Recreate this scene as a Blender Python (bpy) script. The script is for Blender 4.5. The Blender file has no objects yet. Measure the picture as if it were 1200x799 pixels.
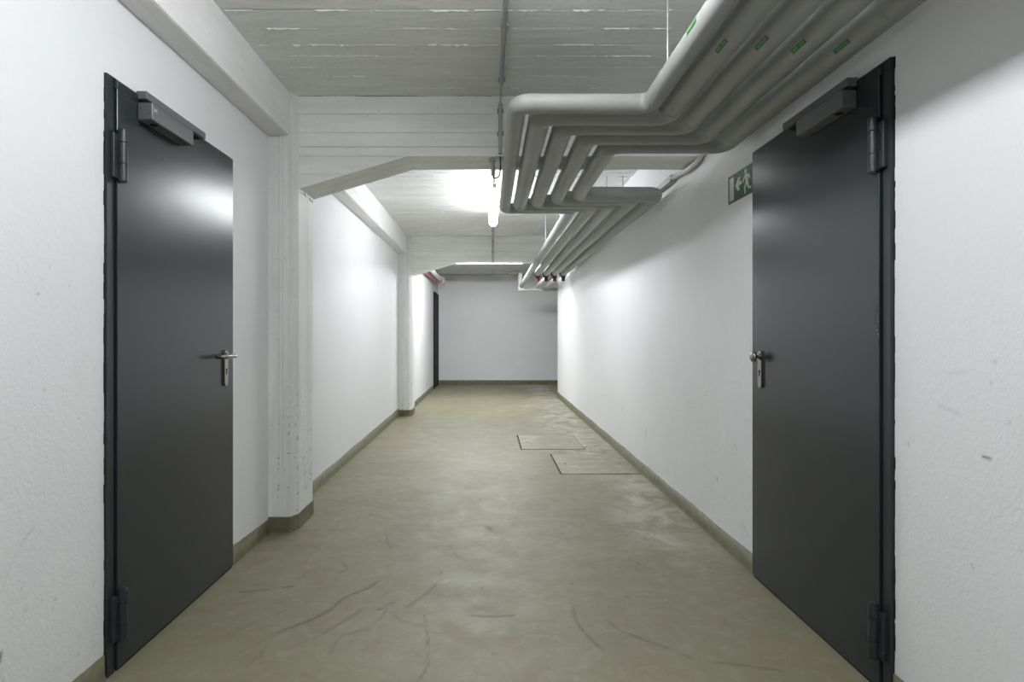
import bpy, math, random
import numpy as np
from mathutils import Vector, Matrix
random.seed(7)
rng = np.random.default_rng(7)
SC = bpy.context.scene
COL = SC.collection

# ------------------------------------------------------------------ camera, world, exposure
EYE = 1.147                       # camera height above the floor; H values below are heights above the eye
cam_d = bpy.data.cameras.new('camera')
cam = bpy.data.objects.new('camera', cam_d); COL.objects.link(cam)
cam.location = (0, 0, EYE); cam.rotation_euler = (math.pi/2, 0, 0)
cam_d.sensor_width = 36; cam_d.lens = 675/1200*36
cam_d.shift_x = 0.0225; cam_d.shift_y = -0.0054
cam_d.clip_start = 0.05
SC.camera = cam
world = bpy.data.worlds.new('world'); SC.world = world; world.use_nodes = True
world.node_tree.nodes['Background'].inputs[0].default_value = (0.5, 0.52, 0.55, 1)
world.node_tree.nodes['Background'].inputs[1].default_value = 0.0
vs = SC.view_settings
vs.view_transform = 'Standard'; vs.look = 'None'; vs.gamma = 1; vs.use_curve_mapping = False
vs.exposure = 0.0
LAMP_MAIN = 50.0                  # strength of the tube lamps' diffusers
LAMP_BACK = 150.0
LAMP_COL = (0.94, 0.975, 1.0)

# ------------------------------------------------------------------ materials
def new_mat(name):
    m = bpy.data.materials.new(name); m.use_nodes = True
    nt = m.node_tree
    return m, nt, nt.nodes['Principled BSDF']

def noise(nt, scale, detail=3, rough=0.55, vec=None, dist=0.0):
    n = nt.nodes.new('ShaderNodeTexNoise'); n.inputs['Scale'].default_value = scale
    n.inputs['Detail'].default_value = detail; n.inputs['Roughness'].default_value = rough
    n.inputs['Distortion'].default_value = dist
    if vec is not None: nt.links.new(vec, n.inputs['Vector'])
    return n.outputs['Fac']

def geo_pos(nt):
    return nt.nodes.new('ShaderNodeNewGeometry').outputs['Position']

def mapping(nt, vec, scale=(1,1,1), rot=(0,0,0), loc=(0,0,0)):
    m = nt.nodes.new('ShaderNodeMapping'); m.inputs['Scale'].default_value = scale
    m.inputs['Rotation'].default_value = rot; m.inputs['Location'].default_value = loc
    nt.links.new(vec, m.inputs['Vector']); return m.outputs['Vector']

def ramp(nt, fac, stops):
    r = nt.nodes.new('ShaderNodeValToRGB'); cr = r.color_ramp
    while len(cr.elements) < len(stops): cr.elements.new(0.5)
    for e, (p, c) in zip(cr.elements, stops):
        e.position = p; e.color = (c[0], c[1], c[2], 1) if not isinstance(c, (int, float)) else (c, c, c, 1)
    nt.links.new(fac, r.inputs['Fac']); return r.outputs['Color']

def mix(nt, fac, a, b, mode='MIX'):
    m = nt.nodes.new('ShaderNodeMix'); m.data_type = 'RGBA'; m.blend_type = mode
    if isinstance(fac, (int, float)): m.inputs[0].default_value = fac
    else: nt.links.new(fac, m.inputs[0])
    for s, v in ((6, a), (7, b)):
        if isinstance(v, tuple): m.inputs[s].default_value = (v[0], v[1], v[2], 1)
        else: nt.links.new(v, m.inputs[s])
    return m.outputs[2]

def math_n(nt, op, a, b=None, c=None):
    m = nt.nodes.new('ShaderNodeMath'); m.operation = op
    for i, v in enumerate((a, b, c)):
        if v is None: continue
        if isinstance(v, (int, float)): m.inputs[i].default_value = v
        else: nt.links.new(v, m.inputs[i])
    return m.outputs[0]

def bump(nt, h, strength, dist, prev=None):
    b = nt.nodes.new('ShaderNodeBump'); b.inputs['Strength'].default_value = strength
    b.inputs['Distance'].default_value = dist
    nt.links.new(h, b.inputs['Height'])
    if prev is not None: nt.links.new(prev, b.inputs['Normal'])
    return b.outputs['Normal']

def attr(nt, name):
    a = nt.nodes.new('ShaderNodeAttribute'); a.attribute_name = name
    return a.outputs['Fac']

def mat_wall():
    m, nt, p = new_mat('white_wall_paint')
    pos = geo_pos(nt)
    c = ramp(nt, noise(nt, 1.3, 5, 0.6, pos), [(0.3, (0.76,0.76,0.772)), (0.7, (0.80,0.80,0.812))])
    c = mix(nt, ramp(nt, noise(nt, 9, 4, 0.6, pos), [(0.62, 0.0), (0.8, 0.12)]), c, (0.5,0.5,0.47))
    c = mix(nt, attr(nt, 'dark'), c, (0.09,0.09,0.09))
    nt.links.new(c, p.inputs['Base Color'])
    p.inputs['Roughness'].default_value = 0.62
    n1 = bump(nt, noise(nt, 2.2, 3, 0.5, pos), 0.25, 0.02)
    n2 = bump(nt, noise(nt, 55, 4, 0.6, pos, 0.6), 0.6, 0.004, n1)
    n3 = bump(nt, noise(nt, 230, 2, 0.5, pos), 0.25, 0.001, n2)
    nt.links.new(n3, p.inputs['Normal'])
    return m

def mat_concrete(name, col, axis_scale, stain=0.25, pits=False):
    """painted board-formed concrete: grain along the boards"""
    m, nt, p = new_mat(name)
    pos = geo_pos(nt)
    g = mapping(nt, pos, axis_scale)
    lo = tuple(v*0.88 for v in col); hi = tuple(min(1, v*1.06) for v in col)
    c = ramp(nt, noise(nt, 3.0, 6, 0.65, g), [(0.3, lo), (0.7, hi)])
    c = mix(nt, ramp(nt, noise(nt, 24, 4, 0.65, pos), [(0.63, 0.0), (0.75, stain)]), c, (0.33,0.33,0.27))
    if pits:
        sx = nt.nodes.new('ShaderNodeSeparateXYZ'); nt.links.new(pos, sx.inputs[0])
        acc = None
        for x0 in (-1.226, -1.168, -1.138):
            d = math_n(nt, 'ABSOLUTE', math_n(nt, 'SUBTRACT', sx.outputs[0], x0))
            k = math_n(nt, 'LESS_THAN', d, 0.007)
            acc = k if acc is None else math_n(nt, 'MAXIMUM', acc, k)
        low = ramp(nt, sx.outputs[2], [(0.0, 1.0), (1.0, 0.0)])
        dots = ramp(nt, noise(nt, 60, 2, 0.5, mapping(nt, pos, (1.2,1.2,0.8))), [(0.635, 0.0), (0.66, 1.0)])
        f = math_n(nt, 'MULTIPLY', math_n(nt, 'MULTIPLY', acc, dots), math_n(nt, 'ADD', low, 0.12))
        c = mix(nt, f, c, (0.10,0.10,0.08))
    nt.links.new(c, p.inputs['Base Color'])
    p.inputs['Roughness'].default_value = 0.5
    n1 = bump(nt, noise(nt, 8, 6, 0.7, g, 0.3), 0.5, 0.008)
    n2 = bump(nt, noise(nt, 45, 4, 0.6, mapping(nt, pos, tuple(0.5+0.5*s for s in axis_scale))), 0.3, 0.004, n1)
    nt.links.new(n2, p.inputs['Normal'])
    return m

def mat_floor():
    m, nt, p = new_mat('floor_coating')
    pos = geo_pos(nt)
    big = noise(nt, 0.9, 5, 0.6, pos, 0.4)
    c = ramp(nt, big, [(0.28, (0.185,0.170,0.105)), (0.5, (0.222,0.205,0.132)), (0.72, (0.268,0.250,0.170))])
    med = noise(nt, 4.5, 6, 0.65, mapping(nt, pos, (1.0, 1.6, 1)), 0.5)
    c = mix(nt, ramp(nt, med, [(0.46, 0.0), (0.62, 0.55)]), c, (0.225,0.18,0.12))
    c = mix(nt, ramp(nt, noise(nt, 14, 5, 0.7, pos, 0.4), [(0.50, 0.0), (0.66, 0.45)]), c, (0.295,0.28,0.205))
    c = mix(nt, ramp(nt, noise(nt, 30, 5, 0.7, pos), [(0.48, 0.0), (0.72, 0.6)]), c, (0.19,0.18,0.115))
    c = mix(nt, ramp(nt, noise(nt, 70, 2, 0.5, pos), [(0.74, 0.0), (0.78, 0.7)]), c, (0.12,0.10,0.06))
    dn = ramp(nt, noise(nt, 2.6, 7, 0.68, mapping(nt, pos, (1.5, 1.3, 1)), 0.8), [(0.40, 0.0), (0.68, 0.9)])
    c = mix(nt, math_n(nt, 'MULTIPLY', math_n(nt, 'MULTIPLY', attr(nt, 'dust'), dn), 1.0), c, (0.62,0.61,0.56))
    c = mix(nt, attr(nt, 'dirt'), c, (0.16,0.15,0.09))
    c = mix(nt, attr(nt, 'dark'), c, (0.07,0.065,0.05))
    nt.links.new(c, p.inputs['Base Color'])
    r = ramp(nt, med, [(0.3, 0.46), (0.7, 0.62)])
    nt.links.new(r, p.inputs['Roughness'])
    n1 = bump(nt, noise(nt, 3, 2, 0.5, pos), 0.06, 0.01)
    n2 = bump(nt, noise(nt, 90, 4, 0.65, pos), 0.25, 0.002, n1)
    nt.links.new(n2, p.inputs['Normal'])
    return m

def mat_simple(name, col, rough=0.5, metal=0.0, grain=0.0, gs=40, bmp=0.0, coat=0.0, aniso=None):
    m, nt, p = new_mat(name)
    pos = geo_pos(nt)
    if aniso: pos = mapping(nt, pos, aniso)
    lo = tuple(v*(1-grain) for v in col); hi = tuple(min(1, v*(1+grain)) for v in col)
    f = noise(nt, gs, 4, 0.6, pos)
    nt.links.new(ramp(nt, f, [(0.35, lo), (0.65, hi)]), p.inputs['Base Color'])
    p.inputs['Roughness'].default_value = rough; p.inputs['Metallic'].default_value = metal
    p.inputs['Coat Weight'].default_value = coat
    if bmp:
        nt.links.new(bump(nt, noise(nt, gs*4, 3, 0.5, pos), bmp, 0.001), p.inputs['Normal'])
    return m

def mat_emit(name, col, strength):
    m, nt, p = new_mat(name)
    p.inputs['Base Color'].default_value = (0.9,0.9,0.9,1)
    p.inputs['Emission Color'].default_value = (*col, 1); p.inputs['Emission Strength'].default_value = strength
    return m

M = {}
M['wall'] = mat_wall()
M['ceil'] = mat_concrete('painted_ceiling_concrete', (0.82,0.825,0.80), (0.5,3,1), 0.4)
M['beam'] = mat_concrete('painted_beam_concrete', (0.85,0.855,0.82), (0.4,1.5,3), 0.4)
M['joint'] = mat_concrete('dusty_board_joint', (0.34,0.335,0.29), (1,1,1), 0.5)
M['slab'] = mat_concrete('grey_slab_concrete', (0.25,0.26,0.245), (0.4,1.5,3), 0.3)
M['long'] = mat_concrete('painted_long_beam_concrete', (0.82,0.82,0.815), (1.5,0.3,2), 0.25)
M['column'] = mat_concrete('painted_column_concrete', (0.80,0.805,0.79), (3,3,0.4), 0.35, pits=True)
M['ridge'] = mat_simple('paint_ridge', (0.80,0.80,0.78), 0.45, grain=0.08)
M['floor'] = mat_floor()
M['skirt'] = mat_simple('skirting_coating', (0.15,0.148,0.088), 0.55, grain=0.18, gs=14, bmp=0.3)
M['door'] = mat_simple('anthracite_door_coating', (0.021,0.026,0.030), 0.25, grain=0.04, gs=6)
M['doorframe'] = mat_simple('anthracite_frame_coating', (0.022,0.027,0.031), 0.36, grain=0.05, gs=9)
M['closer'] = mat_simple('grey_closer_coating', (0.125,0.128,0.132), 0.42, grain=0.05, gs=60)
M['steel'] = mat_simple('brushed_steel', (0.30,0.285,0.25), 0.25, 1.0, grain=0.08, gs=40, aniso=(1,1,6))
M['black'] = mat_simple('black_plastic', (0.012,0.012,0.012), 0.5, grain=0.1)
M['gap'] = mat_simple('dark_gap_rubber', (0.008,0.008,0.008), 0.9, grain=0.1)
M['pipe'] = mat_simple('grey_pipe_jacket', (0.33,0.34,0.325), 0.5, grain=0.045, gs=5, bmp=0.08)
M['elbow'] = mat_simple('grey_elbow_jacket', (0.325,0.335,0.32), 0.5, grain=0.045, gs=7, bmp=0.1)
M['plainpipe'] = mat_simple('pale_pipe', (0.55,0.55,0.53), 0.4, grain=0.05, gs=9)
M['whitepipe'] = mat_simple('white_conduit_paint', (0.66,0.66,0.63), 0.5, grain=0.06, gs=20)
M['conduit'] = mat_simple('grey_conduit_plastic', (0.38,0.39,0.38), 0.45, grain=0.05, gs=20)
M['galv'] = mat_simple('galvanised_steel', (0.45,0.46,0.45), 0.42, 0.8, grain=0.15, gs=60)
M['red'] = mat_simple('dark_red_plastic', (0.16,0.012,0.014), 0.45, grain=0.1)
M['pink'] = mat_simple('pink_red_pipe_wrap', (0.36,0.14,0.17), 0.5, grain=0.3, gs=22)
M['green'] = mat_simple('green_sign_print', (0.003,0.075,0.035), 0.5, grain=0.05)
M['greenlab'] = mat_simple('green_label_print', (0.01,0.13,0.03), 0.4, grain=0.05)
M['greenpale'] = mat_simple('pale_green_label_print', (0.09,0.30,0.07), 0.4, grain=0.08, gs=200)
M['signwhite'] = mat_simple('luminous_sign_white', (0.50,0.55,0.42), 0.35, grain=0.04)
M['body'] = mat_simple('lamp_housing_plastic', (0.62,0.62,0.60), 0.4, grain=0.04)
M['tube'] = mat_emit('lamp_diffuser_light', LAMP_COL, LAMP_MAIN)
M['tube_back'] = mat_emit('rear_lamp_diffuser_light', LAMP_COL, LAMP_BACK)
M['yellow'] = mat_simple('yellow_green_wire', (0.22,0.20,0.06), 0.5, grain=0.2)

# ------------------------------------------------------------------ mesh helpers
class MB:
    def __init__(s): s.v = []; s.f = []; s.sm = []
    def add(s, vs_, fs_, smooth=False):
        o = len(s.v); s.v += [tuple(v) for v in vs_]
        s.f += [tuple(i+o for i in f) for f in fs_]; s.sm += [smooth]*len(fs_)
        return s
    def box(s, x0, x1, y0, y1, z0, z1):
        v = [(x,y,z) for z in (z0,z1) for y in (y0,y1) for x in (x0,x1)]
        return s.add(v, [(0,2,3,1),(4,5,7,6),(0,1,5,4),(2,6,7,3),(0,4,6,2),(1,3,7,5)])
    def bbox(s, x0, x1, y0, y1, z0, z1, b):
        """box with chamfered edges"""
        xs, ys, zs = (x0,x1), (y0,y1), (z0,z1)
        v = []; idx = {}
        for i in (0,1):
            for j in (0,1):
                for k in (0,1):
                    sx, sy, sz = 1-2*i, 1-2*j, 1-2*k
                    for a in range(3):
                        p = [xs[i]+b*sx, ys[j]+b*sy, zs[k]+b*sz]; p[a] = (xs[i], ys[j], zs[k])[a]
                        idx[(i,j,k,a)] = len(v); v.append(p)
        f = []
        c = [(0,0),(1,0),(1,1),(0,1)]
        for t in (0,1):
            f.append([idx[(t,p,q,0)] for p, q in c]); f.append([idx[(p,t,q,1)] for p, q in c]); f.append([idx[(p,q,t,2)] for p, q in c])
        for p in (0,1):
            for q in (0,1):
                f.append([idx[(0,p,q,1)], idx[(1,p,q,1)], idx[(1,p,q,2)], idx[(0,p,q,2)]])
                f.append([idx[(p,0,q,0)], idx[(p,1,q,0)], idx[(p,1,q,2)], idx[(p,0,q,2)]])
                f.append([idx[(p,q,0,0)], idx[(p,q,1,0)], idx[(p,q,1,1)], idx[(p,q,0,1)]])
                for k in (0,1): f.append([idx[(p,q,k,0)], idx[(p,q,k,1)], idx[(p,q,k,2)]])
        # orient outward
        ctr = Vector(((x0+x1)/2, (y0+y1)/2, (z0+z1)/2)); out = []
        for g in f:
            P = [Vector(v[i]) for i in g]
            n = (P[1]-P[0]).cross(P[2]-P[0]); m_ = sum(P, Vector())/len(P) - ctr
            out.append(g if n.dot(m_) > 0 else g[::-1])
        return s.add(v, out)
    def tube(s, pts, r, n=20, caps=True, smooth=True):
        """swept tube along points; r may be a list"""
        P = [Vector(p) for p in pts]; R = r if isinstance(r, (list, tuple)) else [r]*len(P)
        rings = []; up = None
        for i, p in enumerate(P):
            if i == 0: t = P[1]-P[0]
            elif i == len(P)-1: t = P[-1]-P[-2]
            else: t = (P[i+1]-P[i]).normalized() + (P[i]-P[i-1]).normalized()
            if t.length < 1e-9: t = P[min(i+1, len(P)-1)]-P[max(i-1, 0)]
            t.normalize()
            if up is None:
                up = Vector((0,0,1)) if abs(t.z) < 0.9 else Vector((1,0,0))
            u = (up - t*up.dot(t)).normalized(); up = u; w = t.cross(u)
            rings.append([p + (u*math.cos(a)+w*math.sin(a))*R[i] for a in [2*math.pi*k/n for k in range(n)]])
        o = len(s.v); s.v += [tuple(q) for ring in rings for q in ring]
        for i in range(len(P)-1):
            for k in range(n):
                a, b = o+i*n+k, o+i*n+(k+1) % n
                s.f.append((a, b, b+n, a+n)); s.sm.append(smooth)
        if caps:
            c = len(s.v); s.v += s.v[o:o+n]; e = o+(len(P)-1)*n; s.v += s.v[e:e+n]
            s.f.append(tuple(c+k for k in range(n))[::-1]); s.sm.append(False)
            s.f.append(tuple(c+n+k for k in range(n))); s.sm.append(False)
        return s
    def prism(s, poly, axis, a0, a1):
        """poly of 2D points extruded along axis: 'x' (y,z), 'y' (x,z), 'z' (x,y)"""
        def P(q, a):
            return {'x': (a, q[0], q[1]), 'y': (q[0], a, q[1]), 'z': (q[0], q[1], a)}[axis]
        n = len(poly); v = [P(q, a0) for q in poly]+[P(q, a1) for q in poly]
        f = [tuple(range(n))[::-1], tuple(range(n, 2*n))]+[(i, (i+1) % n, (i+1) % n+n, i+n) for i in range(n)]
        ar = sum(poly[i][0]*poly[(i+1) % n][1]-poly[(i+1) % n][0]*poly[i][1] for i in range(n))
        if (ar < 0) != (axis == 'y'): f = [g[::-1] for g in f]
        return s.add(v, f)
    def build(s, name, mat, parent=None):
        me = bpy.data.meshes.new(name); me.from_pydata(s.v, [], s.f); me.update()
        me.polygons.foreach_set('use_smooth', s.sm)
        me.materials.append(mat)
        o = bpy.data.objects.new(name, me); COL.objects.link(o)
        if parent is not None:
            o.parent = parent
            o.matrix_parent_inverse = parent_world(parent).inverted()
        return o

def parent_world(o):
    m = o.matrix_basis.copy(); 
    while o.parent is not None:
        m = o.matrix_parent_inverse @ m; o = o.parent; m = o.matrix_basis @ m
    return m

def thing(name, label, cat, loc=(0,0,0), group=None, kind=None):
    o = bpy.data.objects.new(name, None); COL.objects.link(o); o.location = loc
    o.empty_display_size = 0.1
    return tag(o, label, cat, group, kind)

def tag(o, label=None, cat=None, group=None, kind=None):
    if label: o['label'] = label
    if cat: o['category'] = cat
    if group: o['group'] = group
    if kind: o['kind'] = kind
    return o

def grid_surface(name, mat, us, vs_, P, attrs, parent=None, holes=()):
    """grid over us x vs_, P(U,V)->xyz, attrs name->array of the same shape"""
    U, V = np.meshgrid(us, vs_, indexing='ij')
    X = np.stack(P(U, V), -1).reshape(-1, 3)
    nu, nv = len(us), len(vs_)
    i = np.arange(nu*nv).reshape(nu, nv)
    q = np.stack([i[:-1,:-1], i[1:,:-1], i[1:,1:], i[:-1,1:]], -1)
    keep = np.ones(q.shape[:2], bool)
    cu = (us[:-1]+us[1:])/2; cv = (vs_[:-1]+vs_[1:])/2
    for (a, b, c, d) in holes:
        keep &= ~(((cu > a) & (cu < b))[:,None] & ((cv > c) & (cv < d))[None,:])
    q = q[keep].reshape(-1, 4)
    me = bpy.data.meshes.new(name)
    me.vertices.add(len(X)); me.vertices.foreach_set('co', X.ravel().astype(np.float32))
    me.loops.add(q.size); me.loops.foreach_set('vertex_index', q.ravel().astype(np.int32))
    me.polygons.add(len(q)); me.polygons.foreach_set('loop_start', (np.arange(len(q))*4).astype(np.int32))
    me.polygons.foreach_set('loop_total', np.full(len(q), 4, np.int32))
    me.update(calc_edges=True)
    for k, A in attrs.items():
        at = me.attributes.new(k, 'FLOAT', 'POINT'); at.data.foreach_set('value', np.asarray(A, np.float32).ravel())
    me.materials.append(mat)
    o = bpy.data.objects.new(name, me); COL.objects.link(o)
    if parent is not None: o.parent = parent; o.matrix_parent_inverse = parent_world(parent).inverted()
    return o

def vnoise(U, V, s, seed):
    """cheap smooth value noise"""
    r = np.random.default_rng(seed); G = r.random((64, 64))
    u = (U*s) % 63; v = (V*s) % 63
    i = u.astype(int); j = v.astype(int); fu = u-i; fv = v-j
    fu = fu*fu*(3-2*fu); fv = fv*fv*(3-2*fv)
    return (G[i,j]*(1-fu)*(1-fv)+G[i+1,j]*fu*(1-fv)+G[i,j+1]*(1-fu)*fv+G[i+1,j+1]*fu*fv)

def stroke(A, us, vs_, pts, w, s, seed=0, dash=0.35):
    """darken A along a polyline with soft edge and worn gaps"""
    for (a, b) in zip(pts[:-1], pts[1:]):
        m = w*4
        iu = np.where((us > min(a[0],b[0])-m) & (us < max(a[0],b[0])+m))[0]
        iv = np.where((vs_ > min(a[1],b[1])-m) & (vs_ < max(a[1],b[1])+m))[0]
        if len(iu) == 0 or len(iv) == 0: continue
        U, V = np.meshgrid(us[iu], vs_[iv], indexing='ij')
        d = np.array(b)-np.array(a); L = (d**2).sum()+1e-12
        t = np.clip(((U-a[0])*d[0]+(V-a[1])*d[1])/L, 0, 1)
        D = np.hypot(U-a[0]-t*d[0], V-a[1]-t*d[1])
        k = np.exp(-(D/w)**2)*s*np.clip((vnoise(U+1.6, V, 11, seed)-dash)/0.3, 0.15, 1)
        sub = A[np.ix_(iu, iv)]; A[np.ix_(iu, iv)] = np.maximum(sub, k)

def blob(A, us, vs_, c, ru, rv, s, seed=0, rag=0.6):
    U, V = np.meshgrid(us, vs_, indexing='ij'); U = U+0.0
    d = np.hypot((U-c[0])/ru, (V-c[1])/rv) + (vnoise(U, V, 18, seed)-0.5)*rag
    A[:] = np.maximum(A, s*np.clip(1.4-d*1.2, 0, 1)**1.2)

def catmull(pts, n=8):
    P = [np.array(p, float) for p in pts]; P = [2*P[0]-P[1]]+P+[2*P[-1]-P[-2]]
    out = []
    for i in range(1, len(P)-2):
        for k in range(n):
            t = k/n; a, b, c, d = P[i-1], P[i], P[i+1], P[i+2]
            out.append(0.5*((2*b)+(-a+c)*t+(2*a-5*b+4*c-d)*t*t+(-a+3*b-3*c+d)*t**3))
    out.append(P[-2]); return [tuple(o) for o in out]

# ------------------------------------------------------------------ dimensions (metres)
XL, XR = -1.285, 1.278            # wall faces
Y0, YB = -6.1, 13.45              # rear wall, back wall
YC = 10.72                        # right wall ends, side passage opens
XL3 = -1.19                       # left wall in the last bay
ZC = EYE+1.42                     # ceiling
ZS = EYE+1.064                    # beam soffit
ZH = EYE+0.871                    # lowest point of the haunch
BEAMS = [(-1.39, -1.11), (3.42, 3.70), (8.23, 8.51)]
COLX = [-1.13, -1.13, -1.102]

# ------------------------------------------------------------------ floor
hA = (0.590, 1.262, 4.76, 5.56); hB = (0.320, 0.968, 5.79, 6.63)
xs = np.unique(np.round(np.concatenate([np.arange(-1.30, 1.31, 0.009), [hA[0], hA[1], hB[0], hB[1]]]), 4))
ys = np.unique(np.round(np.concatenate([np.arange(Y0, 1.8, 0.25), np.arange(1.8, 4.4, 0.008), np.arange(4.4, 7, 0.014), np.arange(7, YB+0.05, 0.05), [hA[2], hA[3], hB[2], hB[3], YB]]), 4))
dark = np.zeros((len(xs), len(ys))); dust = np.zeros_like(dark); dirt = np.zeros_like(dark)
scuffs = [  # worn rubber and scratch marks on the floor, in metres
    ([(-1.004,3.185),(-0.93,3.11),(-0.83,3.0),(-0.745,2.915),(-0.70,2.835),(-0.72,2.78)], .006, .38),
    ([(-0.59,3.32),(-0.565,3.2),(-0.525,3.10)], .005, .4),
    ([(-0.515,2.69),(-0.555,2.61),(-0.63,2.52),(-0.665,2.41),(-0.72,2.32),(-0.80,2.24),(-0.87,2.135),(-0.915,2.06)], .008, .48),
    ([(-0.43,2.655),(-0.46,2.55),(-0.53,2.42),(-0.60,2.28),(-0.67,2.18),(-0.73,2.11)], .007, .3),
    ([(-0.335,2.70),(-0.36,2.60),(-0.40,2.50),(-0.45,2.42)], .007, .32),
    ([(-0.23,2.80),(-0.235,2.70),(-0.27,2.58),(-0.35,2.43)], .007, .34),
    ([(-0.57,2.19),(-0.50,2.24),(-0.45,2.31),(-0.43,2.40),(-0.44,2.47)], .007, .28),
    ([(-0.07,2.36),(0.02,2.35),(0.10,2.36)], .008, .42),
    ([(-0.23,2.24),(-0.18,2.215),(-0.12,2.24),(-0.08,2.30)], .006, .25),
    ([(0.355,2.43),(0.35,2.33),(0.365,2.24),(0.395,2.15),(0.42,2.10)], .006, .4),
    ([(0.46,2.37),(0.50,2.26),(0.575,2.18),(0.66,2.11),(0.72,2.05)], .006, .42),
    ([(-0.265,2.36),(-0.235,2.2),(-0.22,2.08),(-0.215,1.99),(-0.24,1.9)], .004, .4),
    ([(-0.83,2.1),(-0.80,2.03),(-0.76,1.97)], .005, .3),
    ([(-1.12,2.57),(-1.0,2.60),(-0.89,2.63)], .006, .6),
    ([(-0.93,2.62),(-0.90,2.635)], .007, .7),
    ([(0.38,3.45),(0.43,3.3),(0.44,3.14)], .005, .25),
    ([(-0.08,3.2),(0.0,3.07),(0.02,3.03),(0.07,3.06)], .005, .25),
    ([(0.80,2.02),(0.9,2.0),(1.0,1.97)], .006, .35),
]
for _ in range(70):
    x, y = random.uniform(-1.1, 1.0), random.uniform(1.9, 4.2); a = random.uniform(0, 6.28); L = random.uniform(0.02, 0.22); k = random.uniform(-2, 2)
    pts = []
    for i in range(5):
        pts.append((x, y)); x += math.cos(a)*L/4; y += math.sin(a)*L/4; a += k*L
    scuffs.append((pts, random.uniform(.003, .007), random.uniform(.08, .22)))
for i, (pts, w, s) in enumerate(scuffs): stroke(dark, xs, ys, catmull(pts, 5) if len(pts) > 2 else pts, w*1.1, min(.9, s*1.45), i, 0.18)
for c, ru, rv, s in [((0.0,3.42),.028,.05,.55), ((-0.01,3.44),.02,.03,.5), ((0.13,4.83),.015,.03,.35), ((0.255,3.95),.012,.02,.7), ((0.605,2.53),.02,.02,.5), ((-0.46,2.41),.012,.012,.7), ((-0.03,2.62),.008,.009,.8), ((0.385,2.66),.01,.01,.4)]:
    blob(dark, xs, ys, c, ru, rv, s, 5, 0.8)
U, V = np.meshgrid(xs, ys, indexing='ij')
for (x, y) in [(0.75, 2.9)]+[(random.uniform(-1.1, 1.2), random.uniform(1.9, 9)) for _ in range(45)]:
    blob(dark, xs, ys, (x, y), .006+.0012*y, .008+.003*y, random.uniform(.3, .7), 6, 0.5)
# pale mineral residue from the drains beside the right wall
edge = np.clip((U-(0.62+0.5*(vnoise(U, V, 1.7, 3)-0.5)))/0.42, 0, 1)*np.clip((V-2.6)/0.9, 0, 1)
dust = np.maximum(dust, edge*(0.35+0.65*vnoise(U*0.6, V, 2.2, 9)))
# dirt lying along the skirtings and round the column feet
e2 = np.clip(1-(XR-U)/0.035, 0, 1)+np.clip(1-(U-XL)/0.05, 0, 1)
dirt = np.clip(e2*0.8*vnoise(U, V, 6, 21), 0, 1)
blob(dirt, xs, ys, (-1.20, 3.27), .16, .12, .65, 22); blob(dirt, xs, ys, (-1.14, 8.05), .16, .35, .7, 23); blob(dirt, xs, ys, (-1.12, 12.9), .22, .6, .6, 24)
fl = grid_surface('floor', M['floor'], xs, ys, lambda U, V: (U, V, 0*U), {'dark': dark, 'dust': dust, 'dirt': dirt}, holes=(hA, hB))
tag(fl, 'olive beige coated concrete floor with scuff marks', 'floor', kind='structure')
b = MB()                       # side passage beyond the end of the right wall
b.box(1.305, 4.6, YC-0.05, YB, -0.1, 0.0)
b.box(XL-0.2, XR+0.2, Y0, YB, -0.3, -0.06)
b.build('side_passage_floor', M['floor'], fl)

m_, nt_, p_ = new_mat('hatch_cover_coating')
pos_ = geo_pos(nt_)
wv = nt_.nodes.new('ShaderNodeTexWave'); wv.bands_direction = 'DIAGONAL'; wv.inputs['Scale'].default_value = 9; wv.inputs['Distortion'].default_value = 2
nt_.links.new(pos_, wv.inputs['Vector'])
c_ = ramp(nt_, noise(nt_, 1.2, 5, 0.6, pos_), [(0.3, (0.22,0.205,0.13)), (0.7, (0.30,0.28,0.19))])
c_ = mix(nt_, math_n(nt_, 'MULTIPLY', wv.outputs['Fac'], 0.14), c_, (0.25,0.23,0.14))
d_ = ramp(nt_, noise(nt_, 5, 6, 0.7, mapping(nt_, pos_, (0.7,2,1)), 1.0), [(0.52, 0.0), (0.72, 0.75)])
c_ = mix(nt_, d_, c_, (0.55,0.54,0.48))
nt_.links.new(c_, p_.inputs['Base Color']); p_.inputs['Roughness'].default_value = 0.45
nt_.links.new(bump(nt_, wv.outputs['Fac'], 0.2, 0.002), p_.inputs['Normal'])
M['hatch'] = m_
for (h, g, lab) in ((hA, (0.013, 0.002, 0.024, 0.002), 'larger floor hatch touching the right skirting, nearer to the doors'),
                    (hB, (0.014, 0.004, 0.026, 0.003), 'second floor hatch, set away from the skirting, farther from the doors')):
    t = thing('floor_hatch', lab, 'hatch', ((h[0]+h[1])/2, (h[2]+h[3])/2, 0), 'coated floor hatches by the right wall')
    MB().box(h[0]+g[0], h[1]-g[1], h[2]+g[2], h[3]-g[3], -0.05, 0.0005).build('hatch_cover', M['hatch'], t)
    f = MB(); w = 0.002
    f.box(h[0], h[1], h[2], h[2]+w, -0.055, -0.001); f.box(h[0], h[1], h[3]-w*0.5, h[3], -0.055, -0.001)
    f.box(h[0], h[0]+w, h[2], h[3], -0.055, -0.001); f.box(h[1]-w*0.5, h[1], h[2], h[3], -0.055, -0.001)
    f.build('hatch_frame', M['gap'], t)
    for (u, v) in ((0.14, 0.5), (0.86, 0.5)):
        cx, cy = h[0]+(h[1]-h[0])*u, h[2]+(h[3]-h[2])*v
        MB().tube([(cx, cy, -0.002), (cx, cy, 0.0012)], 0.011, 10).build('lifting_hole', M['gap'], t)

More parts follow.
